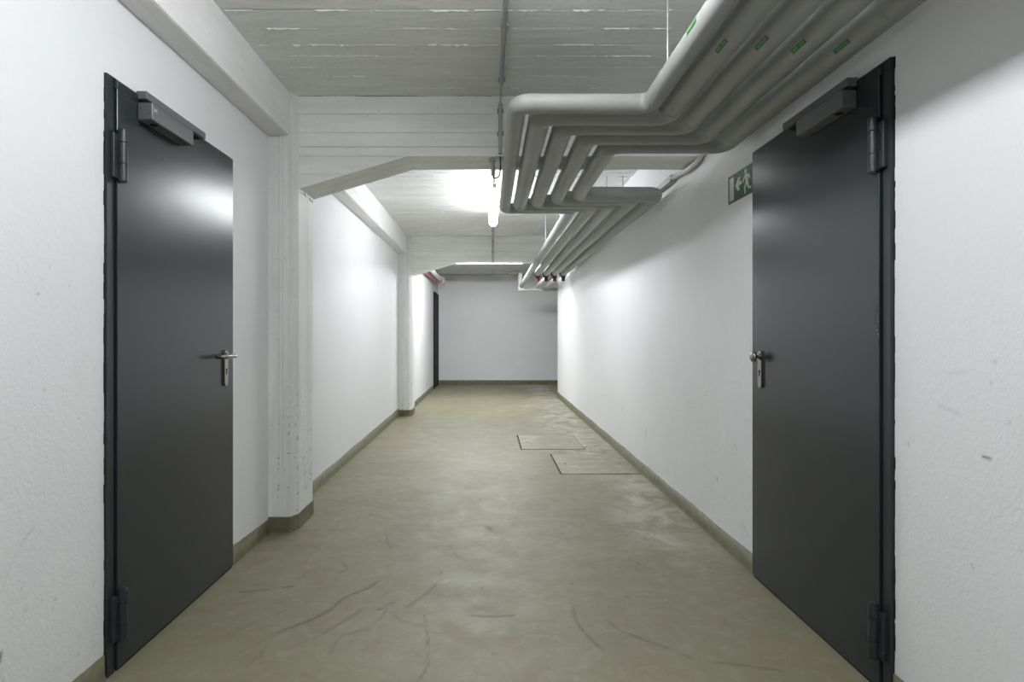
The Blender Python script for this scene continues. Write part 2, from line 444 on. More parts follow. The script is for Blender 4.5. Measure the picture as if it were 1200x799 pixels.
# ------------------------------------------------------------------ walls
def wall_marks(us, vs_, strokes):
    A = np.zeros((len(us), len(vs_)))
    for i, (pts, w, s) in enumerate(strokes): stroke(A, us, vs_, catmull(pts, 5) if len(pts) > 2 else pts, w, s, 40+i, 0.3)
    return A
uy = np.unique(np.round(np.concatenate([[Y0], np.arange(1.40, 1.95, 0.005), [2.3, 2.7], np.arange(2.8, 3.36, 0.02), [3.5, 6, 8.3]]), 4))
vz = np.unique(np.round(np.concatenate([np.arange(0, 1.5, 0.006), [2.0, ZC]]), 4))
L = [([(1.635,0.385),(1.60,0.43),(1.57,0.455),(1.545,0.50),(1.53,0.53)][::-1], .003, .5),
     ([(1.515,0.20),(1.52,0.23),(1.517,0.26)], .006, .8), ([(1.512,0.29),(1.516,0.31)], .006, .8), ([(1.51,0.14),(1.516,0.17)], .005, .8)]
L = [([(1.515,0.47),(1.545,0.52),(1.58,0.57),(1.625,0.605)], .0035, .45)]+L[1:]
for _ in range(40):
    y, z = random.uniform(1.5, 1.9), random.uniform(0.1, 1.4); L.append(([(y, z), (y+random.uniform(-.01,.01), z+random.uniform(-.008,.008))], .003, random.uniform(.1,.4)))
wl = grid_surface('wall_left', M['wall'], uy, vz, lambda U, V: (XL+0*U, U, V), {'dark': wall_marks(uy, vz, L)})
tag(wl, 'white painted plaster wall on the left of the corridor', 'wall', kind='structure')
MB().box(XL-0.2, XL-0.002, Y0, 8.30, -0.05, ZC).build('wall_core', M['wall'], wl)
MB().box(XL-0.2, XL3, 8.30, YB, 0, ZC).build('end_section', M['wall'], wl)

uy = np.unique(np.round(np.concatenate([[Y0], np.arange(1.35, 1.83, 0.005), np.arange(1.85, 5.6, 0.012), np.arange(5.6, YC, 0.05), [YC]]), 4))
R = []
for (px, py, dx, dy, s) in [(1065,514,6,3,.8), (1152,535,9,3,.85), (1085,438,50,-2,.15), (1165,423,3,2,.4), (1100,475,25,10,.2), (708,463,-2,7,.5), (730,476,-2,8,.6), (757,502,-1,14,.5), (792,510,0,6,.3), (840,560,1,4,.5), (875,597,2,2,.8), (1182,495,2,1,.5), (868,610,10,20,.2), (860,520,3,6,.2), (700,460,-1,4,.4)]:
    def W(px, py):
        y = 675*XR/(px-573); return (y, EYE-(py-393)*y/675)
    R.append(([W(px, py), W(px+dx, py+dy)], .0035 if px > 1000 else .006, s))
for _ in range(60):
    y, z = random.uniform(1.38, 5), random.uniform(0.1, 1.6); R.append(([(y, z), (y+random.uniform(-.01,.01), z+random.uniform(-.01,.01))], .003, random.uniform(.1,.4)))
wr = grid_surface('wall_right', M['wall'], uy[::-1], vz, lambda U, V: (XR+0*U, U, V), {'dark': wall_marks(uy, vz, R)[::-1]})
tag(wr, 'white painted plaster wall on the right, under the pipes', 'wall', kind='structure')
MB().box(XR+0.002, XR+0.25, Y0, YC, -0.05, ZC).build('wall_core', M['wall'], wr)
MB().box(4.6, 4.8, YC-0.2, YB, 0, ZC).build('side_passage_end', M['wall'], wr)
wb = tag(MB().box(-1.6, 4.8, YB, YB+0.2, -0.1, ZC).build('wall_back', M['wall']), 'plain white wall closing the far end of the corridor', 'wall', kind='structure')
tag(MB().box(-1.6, 1.6, Y0-0.2, Y0, -0.1, ZC).build('wall_front', M['wall']), 'white wall behind the viewpoint', 'wall', kind='structure')

# ------------------------------------------------------------------ ceiling of board-formed concrete
ce = tag(MB().box(-1.6, 4.8, Y0-0.2, YB+0.2, ZC+0.006, ZC+0.25).build('ceiling', M['ceil']), 'grey white board-marked concrete ceiling', 'ceiling', kind='structure')
fins = MB()
def fin_y(y, x0, x1, z, hmax):
    """ragged paint and laitance ridge hanging along a board joint"""
    x = x0
    while x < x1:
        L = random.choice([random.uniform(0.01,0.06), random.uniform(0.03,0.22)]); x2 = min(x+L, x1)
        if random.random() < 0.72:
            h = hmax*random.uniform(0.2, 1.0); w = random.uniform(0.002, 0.0045); n = max(2, int((x2-x)/0.012)); yy = y+random.uniform(-.0015,.0015)
            pr = [(x+(x2-x)*i/n, yy+random.uniform(-.001,.001), h*random.uniform(.3,1.15)*(0.3 if i in (0, n) else 1)) for i in range(n+1)]
            v = []
            for (a, b_, c) in pr: v += [(a, b_-w, z), (a, b_, z-c), (a, b_+w, z)]
            f = []
            for i in range(n):
                o = 3*i; f += [(o, o+1, o+4, o+3), (o+1, o+2, o+5, o+4)]
            fins.add(v, f)
        x = x2+random.uniform(0, 0.03)
def ceil_boards(y0, y1, first):
    y = y0; k = 0
    while y < y1-0.01:
        w = random.choice([0.095, 0.105, 0.11, 0.115, 0.125, 0.15]); y2 = min(y+w, y1)
        if y1-y2 < 0.05: y2 = y1
        dz = random.uniform(-0.0008, 0.0028); z = ZC+dz
        n = 6; v = []; f = []
        ea = [random.uniform(0, .0012) for _ in range(n+1)]
        for i in range(n+1):
            x = -1.170+(XR-0.001+1.170)*i/n
            v += [(x, y+0.0012+ea[i], z+0.0015), (x, y+0.005+ea[i], z+random.uniform(-.0006,.0006)), (x, y2-0.005, z+random.uniform(-.0006,.0006)), (x, y2-0.0012, z+0.0015)]
        for i in range(n):
            for j in range(3):
                o = 4*i+j; f.append((o, o+1, o+5, o+4))
        MB().add(v, f).build('concrete_strip', M['ceil'], ce)
        fin_y(y2, -1.16, XR-0.02, ZC+0.001, 0.0085); y = y2; k += 1
for (a, c) in ((0.4, 3.42), (3.70, 8.23)): ceil_boards(a, c, 0)
o = fins.build('joint_ridges', M['ridge'], ce); o['kind'] = 'stuff'

# ------------------------------------------------------------------ columns
def column(y0, x1, lab, i):
    y1 = y0+0.34; c = 0.065
    poly = [(XL-0.05, y0), (x1-0.03, y0), (x1, y0+c), (x1, y1), (XL-0.05, y1)]
    b = MB(); e = 0.004
    b.prism([(XL-0.05, y0+e), (x1-0.03-e, y0+e), (x1-e, y0+c+e*0.5), (x1-e, y1-e), (XL-0.05, y1-e)], 'z', -0.02, ZC+0.01)
    o = b.build('column', M['column']); tag(o, lab, 'column', 'columns along the left wall', 'structure')
    # form-board imprints: strips proud of the core, with narrow joints
    g = 0.0012
    xa = [XL-0.04, XL+0.062, XL+0.085, x1-0.03]
    for p, q in zip(xa[:-1], xa[1:]):
        d = random.uniform(0, .0015)
        MB().box(p+g, q-g, y0+d, y0+e+0.001, 0, ZC).build('concrete_strip', M['column'], o)
    MB().prism([(x1-0.03, y0+0.001), (x1-0.03, y0+0.02), (x1-0.015, y0+c), (x1-0.001, y0+c), (x1-0.0005, y0+c-0.001)], 'z', 0, ZC).build('concrete_strip', M['column'], o)
    ya = [y0+c, y0+c+0.07, y0+c+0.17, y0+c+0.21, y1]
    for p, q in zip(ya[:-1], ya[1:]):
        d = random.uniform(0, .0015)
        MB().box(x1-e-0.001, x1-d, p+g, q-g, 0, ZC).build('concrete_strip', M['column'], o)
    # painted skirting that follows the column foot
    t = 0.004; z = 0.09
    poly = [(XL-0.02, y0-t), (x1-0.03+t*0.3, y0-t), (x1+t, y0+c-t*0.5), (x1+t, y1+t), (XL-0.02, y1+t)]
    MB().prism(poly, 'z', 0, z).build('skirting', M['skirt'], o)
    return o
column(3.355, -1.13, 'white concrete column with pitted edges between the left door and the bright bay', 0)
column(8.17, -1.102, 'second, farther white column on the left wall', 1)
column(-1.455, -1.13, 'white column on the left wall behind the viewpoint', 2)

# ------------------------------------------------------------------ beams across the corridor
def soffit_z(x, xc):
    xk = -0.485
    return ZS if x >= xk else ZH+(ZS-ZH)*(x-xc)/(xk-xc)
def cross_beam(y0, y1, xc, lab):
    e = 0.006; xk = -0.485
    prof = [(xc-0.03, ZC+0.01), (xc-0.03, ZH+e), (xc, ZH+e), (xk, ZS+e), (XR+0.01, ZS+e), (XR+0.01, ZC+0.01)]
    o = MB().prism(prof, 'y', y0+e, y1-e).build('ceiling_beam', M['joint']); tag(o, lab, 'beam', 'beams across the corridor', 'structure')
    cuts = [ZC, ZC-0.105, ZC-0.215, ZC-0.30, ZS, ZS-0.105, ZH]
    for side, (ya, yb) in (('f', (y0, y0+e+.001)), ('r', (y1-e-.001, y1))):
        for zt, zb in zip(cuts[:-1], cuts[1:]):
            d = random.uniform(0, .0016); g = random.uniform(.0007, .0016)
            top, bot = zt-g, zb+g
            def xz(z): return xc+(z-ZH)*(xk-xc)/(ZS-ZH)     # x on the haunch at height z
            x1 = XR
            if bot >= ZS: poly = [(xc, top), (xc, bot), (x1, bot), (x1, top)]
            else: poly = [(xc, top), (xc, bot), (xz(bot), bot), (xz(min(top, ZS)), top)]
            if zb == ZH: poly = [(xc, top), (xc, ZH), (xz(top), top)]
            a, c = (ya+d, yb) if side == 'f' else (ya, yb-d)
            MB().prism(poly, 'y', a, c).build('concrete_strip', M['beam'], o)
    ym = [y0, y0+0.125, y1]
    for a, c in zip(ym[:-1], ym[1:]):
        d = random.uniform(0, .0015); g = 0.0016
        poly = [(xc, ZH+e+.001), (xc, ZH+d), (xk, ZS+d), (xk, ZS+e+.001)]
        MB().prism(poly, 'y', a+g, c-g).build('concrete_strip', M['beam'], o)
        MB().box(xk+g, XR, a+g, c-g, ZS+d, ZS+e+.001).build('concrete_strip', M['beam'], o)
    # ragged seam where the haunch was cast against the column
    s = MB()
    n = 12
    for i in range(n):
        a = y0+(y1-y0)*i/n; s.box(xc-0.002, xc+random.uniform(.003,.008), a, a+(y1-y0)/n, ZH-random.uniform(.006,.02), ZH+0.006)
    s.build('cast_seam', M['beam'], o)
    return o
labs = ['white haunched concrete beam behind the viewpoint', 'nearest white haunched concrete beam, crossing under the ceiling between the two bays', 'farther white haunched concrete beam beyond the lit tube lamp']
for (a, c), xc, lb in zip(BEAMS, COLX, labs): cross_beam(a, c, xc, lb)
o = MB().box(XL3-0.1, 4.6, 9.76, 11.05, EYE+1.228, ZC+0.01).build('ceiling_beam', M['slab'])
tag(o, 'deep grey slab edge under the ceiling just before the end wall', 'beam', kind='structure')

# longitudinal beams on the left wall
for (a, c, lb) in ((-1.10, 3.355, 'long white beam along the left wall above the near door'), (3.70, 8.17, 'long white beam along the left wall in the bright bay'), (Y0, -1.46, 'long white beam on the left wall behind the viewpoint')):
    b = MB(); n = 26; v = []; f = []
    xo, xi, zb = -1.163, XL-0.02, EYE+1.163
    for i in range(n+1):
        y = a+(c-a)*i/n; j = random.uniform(-.0012,.0012); k = random.uniform(-.0012,.0012)
        v += [(xi, y, zb+k*.5), (xo-0.012, y, zb+j), (xo-.003, y, zb+.004+j), (xo, y, zb+0.014+k), (xo-0.008, y, ZC+0.008), (xi, y, ZC+0.008)]
    for i in range(n):
        for q in range(6): o_ = 6*i; f.append((o_+q, o_+(q+1) % 6, o_+6+(q+1) % 6, o_+6+q))
    f.append(tuple(range(6))[::-1]); f.append(tuple(6*n+q for q in range(6)))
    f = [g[::-1] for g in f]
    o = b.add(v, f).build('wall_beam', M['long']); tag(o, lb, 'beam', 'long beams on the left wall', 'structure')

# ------------------------------------------------------------------ skirtings
def skirting(name, x, side, y0, y1, lab, zt=0.086, z_far=None):
    n = max(8, int((y1-y0)/0.03)); v = []; f = []; t = 0.005*side
    z_far = z_far or zt
    for i in range(n+1):
        y = y0+(y1-y0)*i/n; z = zt+(z_far-zt)*i/n+0.0025*math.sin(y*7.3)+random.uniform(-.0012,.0012); w = random.uniform(.004,.012)
        v += [(x-t, y, z), (x+t*0.8, y, z-.001), (x+t, y, w+0.008), (x+t+w*0.7*side, y, -0.002)]
    for i in range(n):
        for q in range(3):
            o_ = 4*i; f.append((o_+q, o_+4+q, o_+5+q, o_+q+1))
    if side < 0: f = [g[::-1] for g in f]
    return MB().add(v, f, True).build(name, M['skirt'])
for (nm, x, s, a, c, lb, zt, zf) in (
    ('baseboard_left', XL, 1, Y0, 1.92, 'olive painted skirting on the left wall before the near door', .088, .080),
    ('baseboard_left', XL, 1, 2.87, 3.355, 'short olive painted skirting between the left door and the column', .092, .080),
    ('baseboard_left', XL, 1, 3.695, 8.17, 'olive painted skirting along the left wall of the bright bay', .085, .112),
    ('baseboard_left', XL3, 1, 8.51, 12.33, 'olive painted skirting on the left wall of the end bay', .09, .09),
    ('baseboard_right', XR, -1, Y0, 1.815, 'olive painted skirting on the right wall before the door', .088, .082),
    ('baseboard_right', XR, -1, 2.76, YC, 'long olive painted skirting along the right wall beyond the door', .088, .095)):
    tag(skirting(nm, x, s, a, c, lb, zt, zf), lb, 'skirting', kind='structure')
tag(MB().box(XL3, 4.5, YB-0.006, YB+.002, -0.01, 0.103).build('baseboard_back', M['skirt']), 'olive painted skirting along the end wall', 'skirting', kind='structure')
tag(MB().box(XR+.01, XR+0.25, YC-.002, YC+0.005, -0.01, 0.095).build('baseboard_side', M['skirt']), 'olive skirting on the end of the right wall', 'skirting', kind='structure')

# ------------------------------------------------------------------ doors beside the corridor
def disc(b, c, r, x0, x1, n=16):
    b.tube([(x0, c[0], c[1]), (x1, c[0], c[1])], r, n)

def steel_door(name, lab, xw, s, xleaf, yf0, yl0, yl1, knob):
    """xw wall face, s=+1 if the corridor lies at larger x; yf0 near edge of the frame, yl0..yl1 the leaf"""
    t = thing(name, lab, 'door', (xw, (yl0+yl1)/2, 0), kind='structure')
    def X(d): return xw+s*d            # distance from the wall into the corridor
    def bx(b, d0, d1, y0, y1, z0, z1, ch=None):
        a, c = sorted((X(d0), X(d1)))
        return b.bbox(a, c, y0, y1, z0, z1, ch) if ch else b.box(a, c, y0, y1, z0, z1)
    ztop = EYE+0.878; dl = abs(xleaf-xw)
    f = MB(); df = dl-0.008
    bx(f, -0.04, df, yf0, yl0-0.007, 0.0, ztop-.030); bx(f, -0.04, df, yl1-0.03, yl1-0.004, 0.0, ztop-.030); bx(f, -0.04, df, yf0, yl1-0.004, ztop-0.030, ztop); bx(f, df-.001, dl, yl0-0.0095, yl0, ztop-0.036, ztop-.006)
    fr = f.build('door_frame', M['doorframe'], t)
    # rebate line pressed in the near jamb and ragged sealant against the plaster
    g = MB(); bx(g, 0.0, df-0.006, yl0-0.007, yl0+0.001, 0.004, ztop-0.030); g.build('gap_shadow_seal', M['gap'], fr)
    g = MB(); z = 0.0
    while z < ztop:
        h = random.uniform(.01, .06); w = random.choice([.001, .002, .003, .0045]); bx(g, -.003, .0022, yf0-w, yf0+.003, z, min(z+h, ztop)); z += h
    g.build('sealant_edge', M['gap'], fr)
    lf = MB(); bx(lf, 0.002, dl, yl0, yl1, 0.008, ztop-0.006, .002)
    leaf = lf.build('door_leaf', M['door'], t)
    # hinges
    for zc in (EYE+0.615, EYE-0.957):
        h = MB(); yc = yl0+0.010; dc = dl+0.011; r = 0.0165
        h.tube([(X(dc), yc, zc-0.086), (X(dc), yc, zc-0.030)], r, 18)
        h.tube([(X(dc), yc, zc-0.027), (X(dc), yc, zc+0.044)], r*0.96, 18)
        h.tube([(X(dc), yc, zc+0.047), (X(dc), yc, zc+0.086)], r, 18)
        h.tube([(X(dc), yc, zc-0.090), (X(dc), yc, zc+0.091)], r*0.72, 14)
        ho = h.build('hinge', M['doorframe'], t)
        p = MB(); bx(p, df-0.002, dl+0.006, yl0-0.028, yl0-0.004, zc-0.08, zc+0.07, .001); p.build('hinge_plate', M['doorframe'], ho)
        k = MB(); bx(k, dl-.004, dl+.0085, yl0-0.013, yl0-0.003, zc-0.027, zc+0.044); k.build('hinge_slot', M['gap'], ho)
        k = MB()
        for dz in (0.002, 0.012): k.tube([(X(dc+.010), yc-.006, zc+dz), (X(dc+.0128), yc-.007, zc+dz)], .0013, 8)
        k.build('grub_screw', M['gap'], ho)
    # escutcheon and handle
    yh = yl1-0.093; zt, zb = EYE-0.070, EYE-0.242
    e = MB(); n = 10; w = 0.0175
    poly = [(yh+w*math.cos(a), zt-w+w*math.sin(a)) for a in [math.pi*i/n for i in range(n+1)]]+[(yh+w*math.cos(a), zb+w+w*math.sin(a)) for a in [math.pi+math.pi*i/n for i in range(n+1)]]
    a, c = sorted((X(dl-.001), X(dl+.010)))
    es = e.prism(poly, 'x', a, c).build('escutcheon', M['steel'], leaf)
    k = MB(); k.tube([(X(dl+.009), yh, EYE-.165), (X(dl+.0112), yh, EYE-.165)], .0062, 14)
    a, c = sorted((X(dl+.009), X(dl+.0112))); k.box(a, c, yh-.0028, yh+.0028, EYE-.187, EYE-.165); k.build('keyhole', M['gap'], leaf)
    zh = EYE-0.098
    k = MB(); k.tube([(X(dl+.008), yh, zh), (X(dl+.016), yh, zh)], .0155, 20); k.build('handle_collar', M['steel'], leaf)
    if knob:
        k = MB(); pr = [(.012,.0085), (.022,.0085), (.027,.011), (.030,.019), (.034,.0245), (.041,.0255), (.046,.022), (.050,.012), (.051,.001)]
        k.tube([(X(dl+d), yh-.002, zh) for d, r in pr], [r for d, r in pr], 28)
        k.build('door_knob', M['steel'], leaf)
    else:
        k = MB(); P = [(.012, 0), (.040, 0)]
        P += [(.040+.018*math.sin(q), -.018+.018*math.cos(q)) for q in [math.pi/2*i/5 for i in range(1, 6)]]
        P += [(.058, -.100)]
        P += [(.040+.018*math.cos(q), -.100-.018*math.sin(q)) for q in [math.pi/2*i/5 for i in range(1, 6)]]
        P += [(.016, -.118)]
        k.tube([(X(dl+d), yh+dy, zh) for d, dy in P], .0098, 18); k.build('lever_handle', M['steel'], leaf)
    # closer: slide rail on the frame head, body on the leaf
    ra = yl0+0.115
    r_ = MB(); bx(r_, df, dl+0.031, ra, ra+0.435, ztop-0.023, ztop+0.006, .002); ro = r_.build('closer_rail', M['closer'], t)
    c2 = MB(); bx(c2, df+.004, df+.022, ra+.1, ra+.42, ztop-.026, ztop-.022); c2.build('rail_slot', M['gap'], ro)
    ba = ra-0.002; z1, z0 = EYE+0.8405, EYE+0.779
    bb = MB(); bx(bb, dl, dl+0.0535, ba, ba+0.29, z0, z1, .0025); bo = bb.build('closer_body', M['closer'], leaf)
    k = MB(); k.tube([(X(dl+.027), ba+.05, z1-.002), (X(dl+.027), ba+.05, z1+.010)], .011, 14); k.build('closer_spindle', M['steel'], leaf)
    k = MB()
    ang = MB(); A0 = Vector((X(dl+.027), ba+.05, z1+.006)); A1 = Vector((X(df+.014), ba+.27, z1+.006))
    ang.tube([A0, A1], .0065, 8); ang.build('closer_arm', M['closer'], leaf)
    cap = MB(); zc = (z0+z1)/2
    cap.tube([(X(dl+.027), ba+.001, zc), (X(dl+.027), ba-.0012, zc)], .0245, 28); cap.build('closer_end_cap', M['closer'], leaf)
    for dd, dz in ((-.015, .010), (.015, -.008)):
        k.tube([(X(dl+.027+dd), ba, zc+dz), (X(dl+.027+dd), ba-.0020, zc+dz)], .0024, 8)
    k.build('closer_screw', M['gap'], leaf)
    k = MB(); k.tube([(X(dl+.026), ba+.055, z0+.001), (X(dl+.026), ba+.055, z0-.0012)], .014, 20); k.build('closer_valve', M['gap'], leaf)
    # pale maker's mark on the front of the body: two bars bridged by a wedge
    if not knob:
        k = MB(); xm = dl+.0533
        def q(y, z, w, h): bx(k, xm, xm+.0006, y, y+w, z, z+h)
        q(ba+.010, zc+.000, .003, .018); q(ba+.026, zc+.000, .003, .018); q(ba+.013, zc+.006, .013, .003); q(ba+.016, zc+.009, .007, .004)
        k.build('makers_mark', M['signwhite'], leaf)
    s_ = MB(); bx(s_, 0.0, dl-.004, yl0+.01, yl1-.01, 0.0, 0.009); s_.build('bottom_seal', M['gap'], leaf)
    return t
steel_door('door_1', 'anthracite steel door in the left wall with a lever handle', XL, 1, -1.268, 1.924, 1.966, 2.855, False)
steel_door('door_2', 'anthracite steel door in the right wall with a round knob', XR, -1, 1.257, 1.815, 1.856, 2.750, True)

M['void'] = mat_simple('near_black_door', (0.005,0.005,0.005), 0.8, grain=0.1)
t = thing('door_3', 'narrow dark doorway far down the left wall by the end wall', 'door', (XL3, 12.8, 0), kind='structure')
b = MB(); b.box(XL3-.05, XL3+.03, 12.33, 12.40, 0, 2.085); b.box(XL3-.05, XL3+.03, 13.23, 13.30, 0, 2.085); b.box(XL3-.05, XL3+.03, 12.40, 13.23, 2.02, 2.085)
b.build('door_frame', M['void'], t)
MB().box(XL3-.05, XL3+.018, 12.405, 13.225, 0.01, 2.015).build('door_leaf', M['void'], t)

# ------------------------------------------------------------------ the five insulated pipes
HP = 0.98; ZP = EYE+HP
XN = [0.683, 0.787, 0.914, 1.050, 1.196]
XM = [0.121, 0.229, 0.350, 0.482, 0.618]
XF = [0.634, 0.765, 0.896, 1.030, 1.165]
YA = [2.437, 2.544, 2.664, 2.800, 2.940]
YBc = [4.445, 4.330, 4.220, 4.110, 4.000]
RP = [0.040, 0.0505, 0.0505, 0.0505, 0.0505]
YE = [11.35, 9.02, 9.02, 9.02, 9.02]
plabs = ['pale grey insulated pipe, outermost of the bundle and brightest, running farthest',
         'second grey insulated pipe from the outside of the bundle',
         'middle grey insulated pipe of the five in the bundle',
         'fourth grey insulated pipe, one in from the wall side of the bundle',
         'grey insulated pipe closest to the right wall']
def arc(c, p, q, rad, n=6):
    """corner c between directions towards p and q: points of the arc"""
    c, p, q = Vector(c), Vector(p), Vector(q)
    d1 = (p-c).normalized(); d2 = (q-c).normalized()
    ctr = c+(d1+d2)*rad; a = c+d1*rad; out = []
    u = a-ctr; w = (c+d2*rad)-ctr
    for i in range(n+1):
        t = math.pi/2*i/n; out.append(ctr+u*math.cos(t)+w*math.sin(t))
    return out
for i in range(5):
    r = RP[i]
    P = [Vector((XN[i], -2.9, ZP)), Vector((XN[i], YA[i], ZP)), Vector((XM[i], YA[i], ZP)), Vector((XM[i], YBc[i], ZP)), Vector((XF[i], YBc[i], ZP)), Vector((XF[i], YE[i], ZP))]
    t = thing('insulated_pipe', plabs[i], 'pipe', (XN[i], YA[i], ZP), 'insulated pipes under the ceiling')
    rb = 0.062 if i else 0.055
    cuts = [P[0]]
    for k in range(1, 5):
        a = arc(P[k], P[k-1], P[k+1], rb, 7)
        d0 = (P[k-1]-P[k]).normalized(); d1 = (P[k+1]-P[k]).normalized()
        e0 = min(0.03, (P[k-1]-P[k]).length*0.2)
        pts = [a[0]+d0*e0]+a+[a[-1]+d1*e0]
        MB().tube(pts, r+0.0010, 28).build('pipe_elbow', M['elbow'], t)
        cuts += [a[0]+d0*e0*0.6, a[-1]+d1*e0*0.6]
    cuts.append(P[-1])
    for k in range(0, len(cuts), 2):
        A, B = cuts[k], cuts[k+1]; L = (B-A).length
        n = max(1, round(L/1.25)) if L > 1.6 else 1
        for j in range(n):
            a = A.lerp(B, j/n); c = A.lerp(B, (j+1)/n)
            MB().tube([a, c], r, 28).build('pipe_jacket', M['pipe'], t)
            if j: 
                d = (B-A).normalized()*0.004
                MB().tube([a-d*3, a+d*3], r+.0008, 28).build('jacket_overlap', M['elbow'], t)
    # seam band in the middle of the leg below the beam
    ym = 3.62 - 0.02*i
    if i: MB().tube([(XM[i], ym, ZP), (XM[i], ym+.03, ZP)], r+.0009, 28).build('jacket_overlap', M['elbow'], t)
    # green flow label facing the corridor
    th = math.atan2(XN[i], HP); nrm = Vector((-math.sin(th), 0, -math.cos(th)))
    if i == 0: nrm = Vector((-0.985, 0, 0.02)).normalized()
    tan = Vector((0,1,0)).cross(nrm).normalized(); yc = [1.83, 1.872, 1.858, 1.885, 1.89][i]
    def sticker(y0, y1, w0, w1, lift, nm, mat, par):
        v = []; n = 4
        for q in range(n+1):
            wq = w0+(w1-w0)*q/n; a = wq/r; d = nrm*math.cos(a)+tan*math.sin(a)
            for yy in (y0, y1): v.append(Vector((XN[i], yy, ZP))+d*(r+lift))
            
        f = [(2*q, 2*q+1, 2*q+3, 2*q+2) for q in range(n)]
        vv = v+[x_-(x_-Vector((XN[i], x_.y, ZP))).normalized()*lift*0.6 for x_ in v]
        N = len(v); f = f+[tuple(N+j for j in g[::-1]) for g in f]
        rim = [2*q for q in range(n+1)]+[2*q+1 for q in range(n, -1, -1)]
        f += [(rim[j], rim[(j+1) % len(rim)], rim[(j+1) % len(rim)]+N, rim[j]+N) for j in range(len(rim))]
        return MB().add(vv, f).build(nm, mat, par)
    lb = sticker(yc-.04, yc+.04, -.0075, .0075, .0010, 'flow_label', M['greenlab'], t)
    if i in (1, 3):
        sticker(yc-.034, yc-.004, -.0035, .0042, .0014, 'print_bar', M['greenpale'], lb); sticker(yc+.004, yc+.034, -.0035, .0042, .0014, 'print_bar', M['greenpale'], lb)
    else:
        sticker(yc-.031, yc+.029, -.0032, .0036, .0014, 'print_bar', M['greenpale'], lb)
    if i:      # black end fitting with its drain nozzle
        y = YE[i]
        MB().tube([(XF[i], y-.015, ZP), (XF[i], y+.05, ZP)], r+.009, 24).build('end_collar', M['black'], t)
        MB().tube([(XF[i], y+.02, ZP-.02), (XF[i], y+.02, ZP-.075)], [.052, .034], 20).build('drain_cone', M['black'], t)
        MB().tube([(XF[i], y+.02, ZP-.07), (XF[i], y+.02, ZP-.128)], [.029, .026], 16).build('drain_nozzle', M['red'] if i in (1, 3) else M['black'], t)

# thinner bare pipes that carry on behind the end fittings
for x, lb in ((0.955, 'bare pale pipe carrying on from the middle pipe towards the end wall'), (1.135, 'bare pale pipe nearest the wall corner, beyond the end fittings')):
    o = MB().tube([(x, 9.08, ZP-.01), (x, 11.5, ZP-.01)], .034, 20).build('bare_pipe', M['plainpipe']); tag(o, lb, 'pipe', 'bare pipes beyond the end fittings')
t = thing('pipe_trapeze', 'pale steel hanger frame carrying the pipe ends before the end wall', 'pipe support', (0.64, 11.38, ZP))
MB().box(0.60, 2.4, 11.33, 11.42, ZP-.095, ZP-.045).build('cross_channel', M['plainpipe'], t)
MB().box(0.585, 0.655, 11.43, 11.50, ZP-.095, ZC+.01).build('hanger_post', M['plainpipe'], t)
MB().box(2.3, 2.36, 11.43, 11.50, ZP-.095, ZC+.01).build('hanger_post', M['plainpipe'], t)

# threaded rods: one hanger per pipe at each station
rodlabs = {2.20: 'thin threaded hanger rod at the edge of the near ceiling', 5.13: 'thin threaded hanger rod beyond the second pipe bend', 6.45: 'thin threaded hanger rod before the second beam'}
for y, lst in ((2.20, [(0,'outermost'),(2,'middle')]), (5.13, [(0,'outermost'),(2,'middle'),(3,'fourth'),(4,'wall-side')]), (6.45, [(0,'outermost'),(1,'second'),(4,'wall-side')])):
    for i, w in lst:
        x = (XN if y < 2.4 else XF)[i]; r = RP[i]
        if y == 5.13 and i == 3: x = 1.048
        if y == 5.13 and i == 4: x = 1.192
        xp = (XN if y < 2.4 else XF)[i]
        t = thing('hanger_rod', '%s, above the %s pipe' % (rodlabs[y], w), 'hanger', (x, y, ZC), 'pipe hanger rods')
        MB().tube([(x, y, ZC+.004), (x, y, ZP+ (r+.001 if x == xp else 0.03))], .0042, 8).build('threaded_rod', M['galv'], t)
        v = []; f = []; k = 12
        for q in range(k+1):
            a = math.pi*(0.12+0.76*q/k)
            for rr in (r+.0005, r+.0035):
                for yy in (y-.012, y+.012): v.append((xp+rr*math.cos(a), yy, ZP+rr*math.sin(a)))
        for q in range(k):
            o_ = 4*q
            for a, c in ((0,1),(1,3),(3,2),(2,0)): f.append((o_+a, o_+c, o_+4+c, o_+4+a))
        f += [(0,2,3,1), (4*k, 4*k+1, 4*k+3, 4*k+2)]
        MB().add(v, f).build('pipe_saddle', M['galv'], t)

# white conduit that ducks under the beam above the pipes
t = thing('wall_conduit', 'white painted conduit ducking under the near beam above the pipes on the right wall', 'conduit', (1.25, 3.5, ZP))
pts = catmull([(1.258,-2.5,EYE+1.13),(1.258,2.8,EYE+1.13),(1.256,3.15,EYE+1.125),(1.250,3.33,EYE+1.075),(1.247,3.45,EYE+1.0445),(1.247,3.68,EYE+1.0435),(1.252,3.80,EYE+1.062),(1.258,3.95,EYE+1.075)], 6)
MB().tube(pts, .0145, 14).build('bent_conduit', M['whitepipe'], t)
MB().bbox(1.237, 1.279, 3.93, 8.22, EYE+1.052, EYE+1.096, .003).build('grey_trunking', M['conduit'], t)
for y in (3.26, 3.92): MB().tube([(1.256, y-.012, EYE+(1.098 if y < 3.5 else 1.074)), (1.256, y+.012, EYE+(1.090 if y < 3.5 else 1.076))], .0185, 14).build('conduit_clip', M['whitepipe'], t)

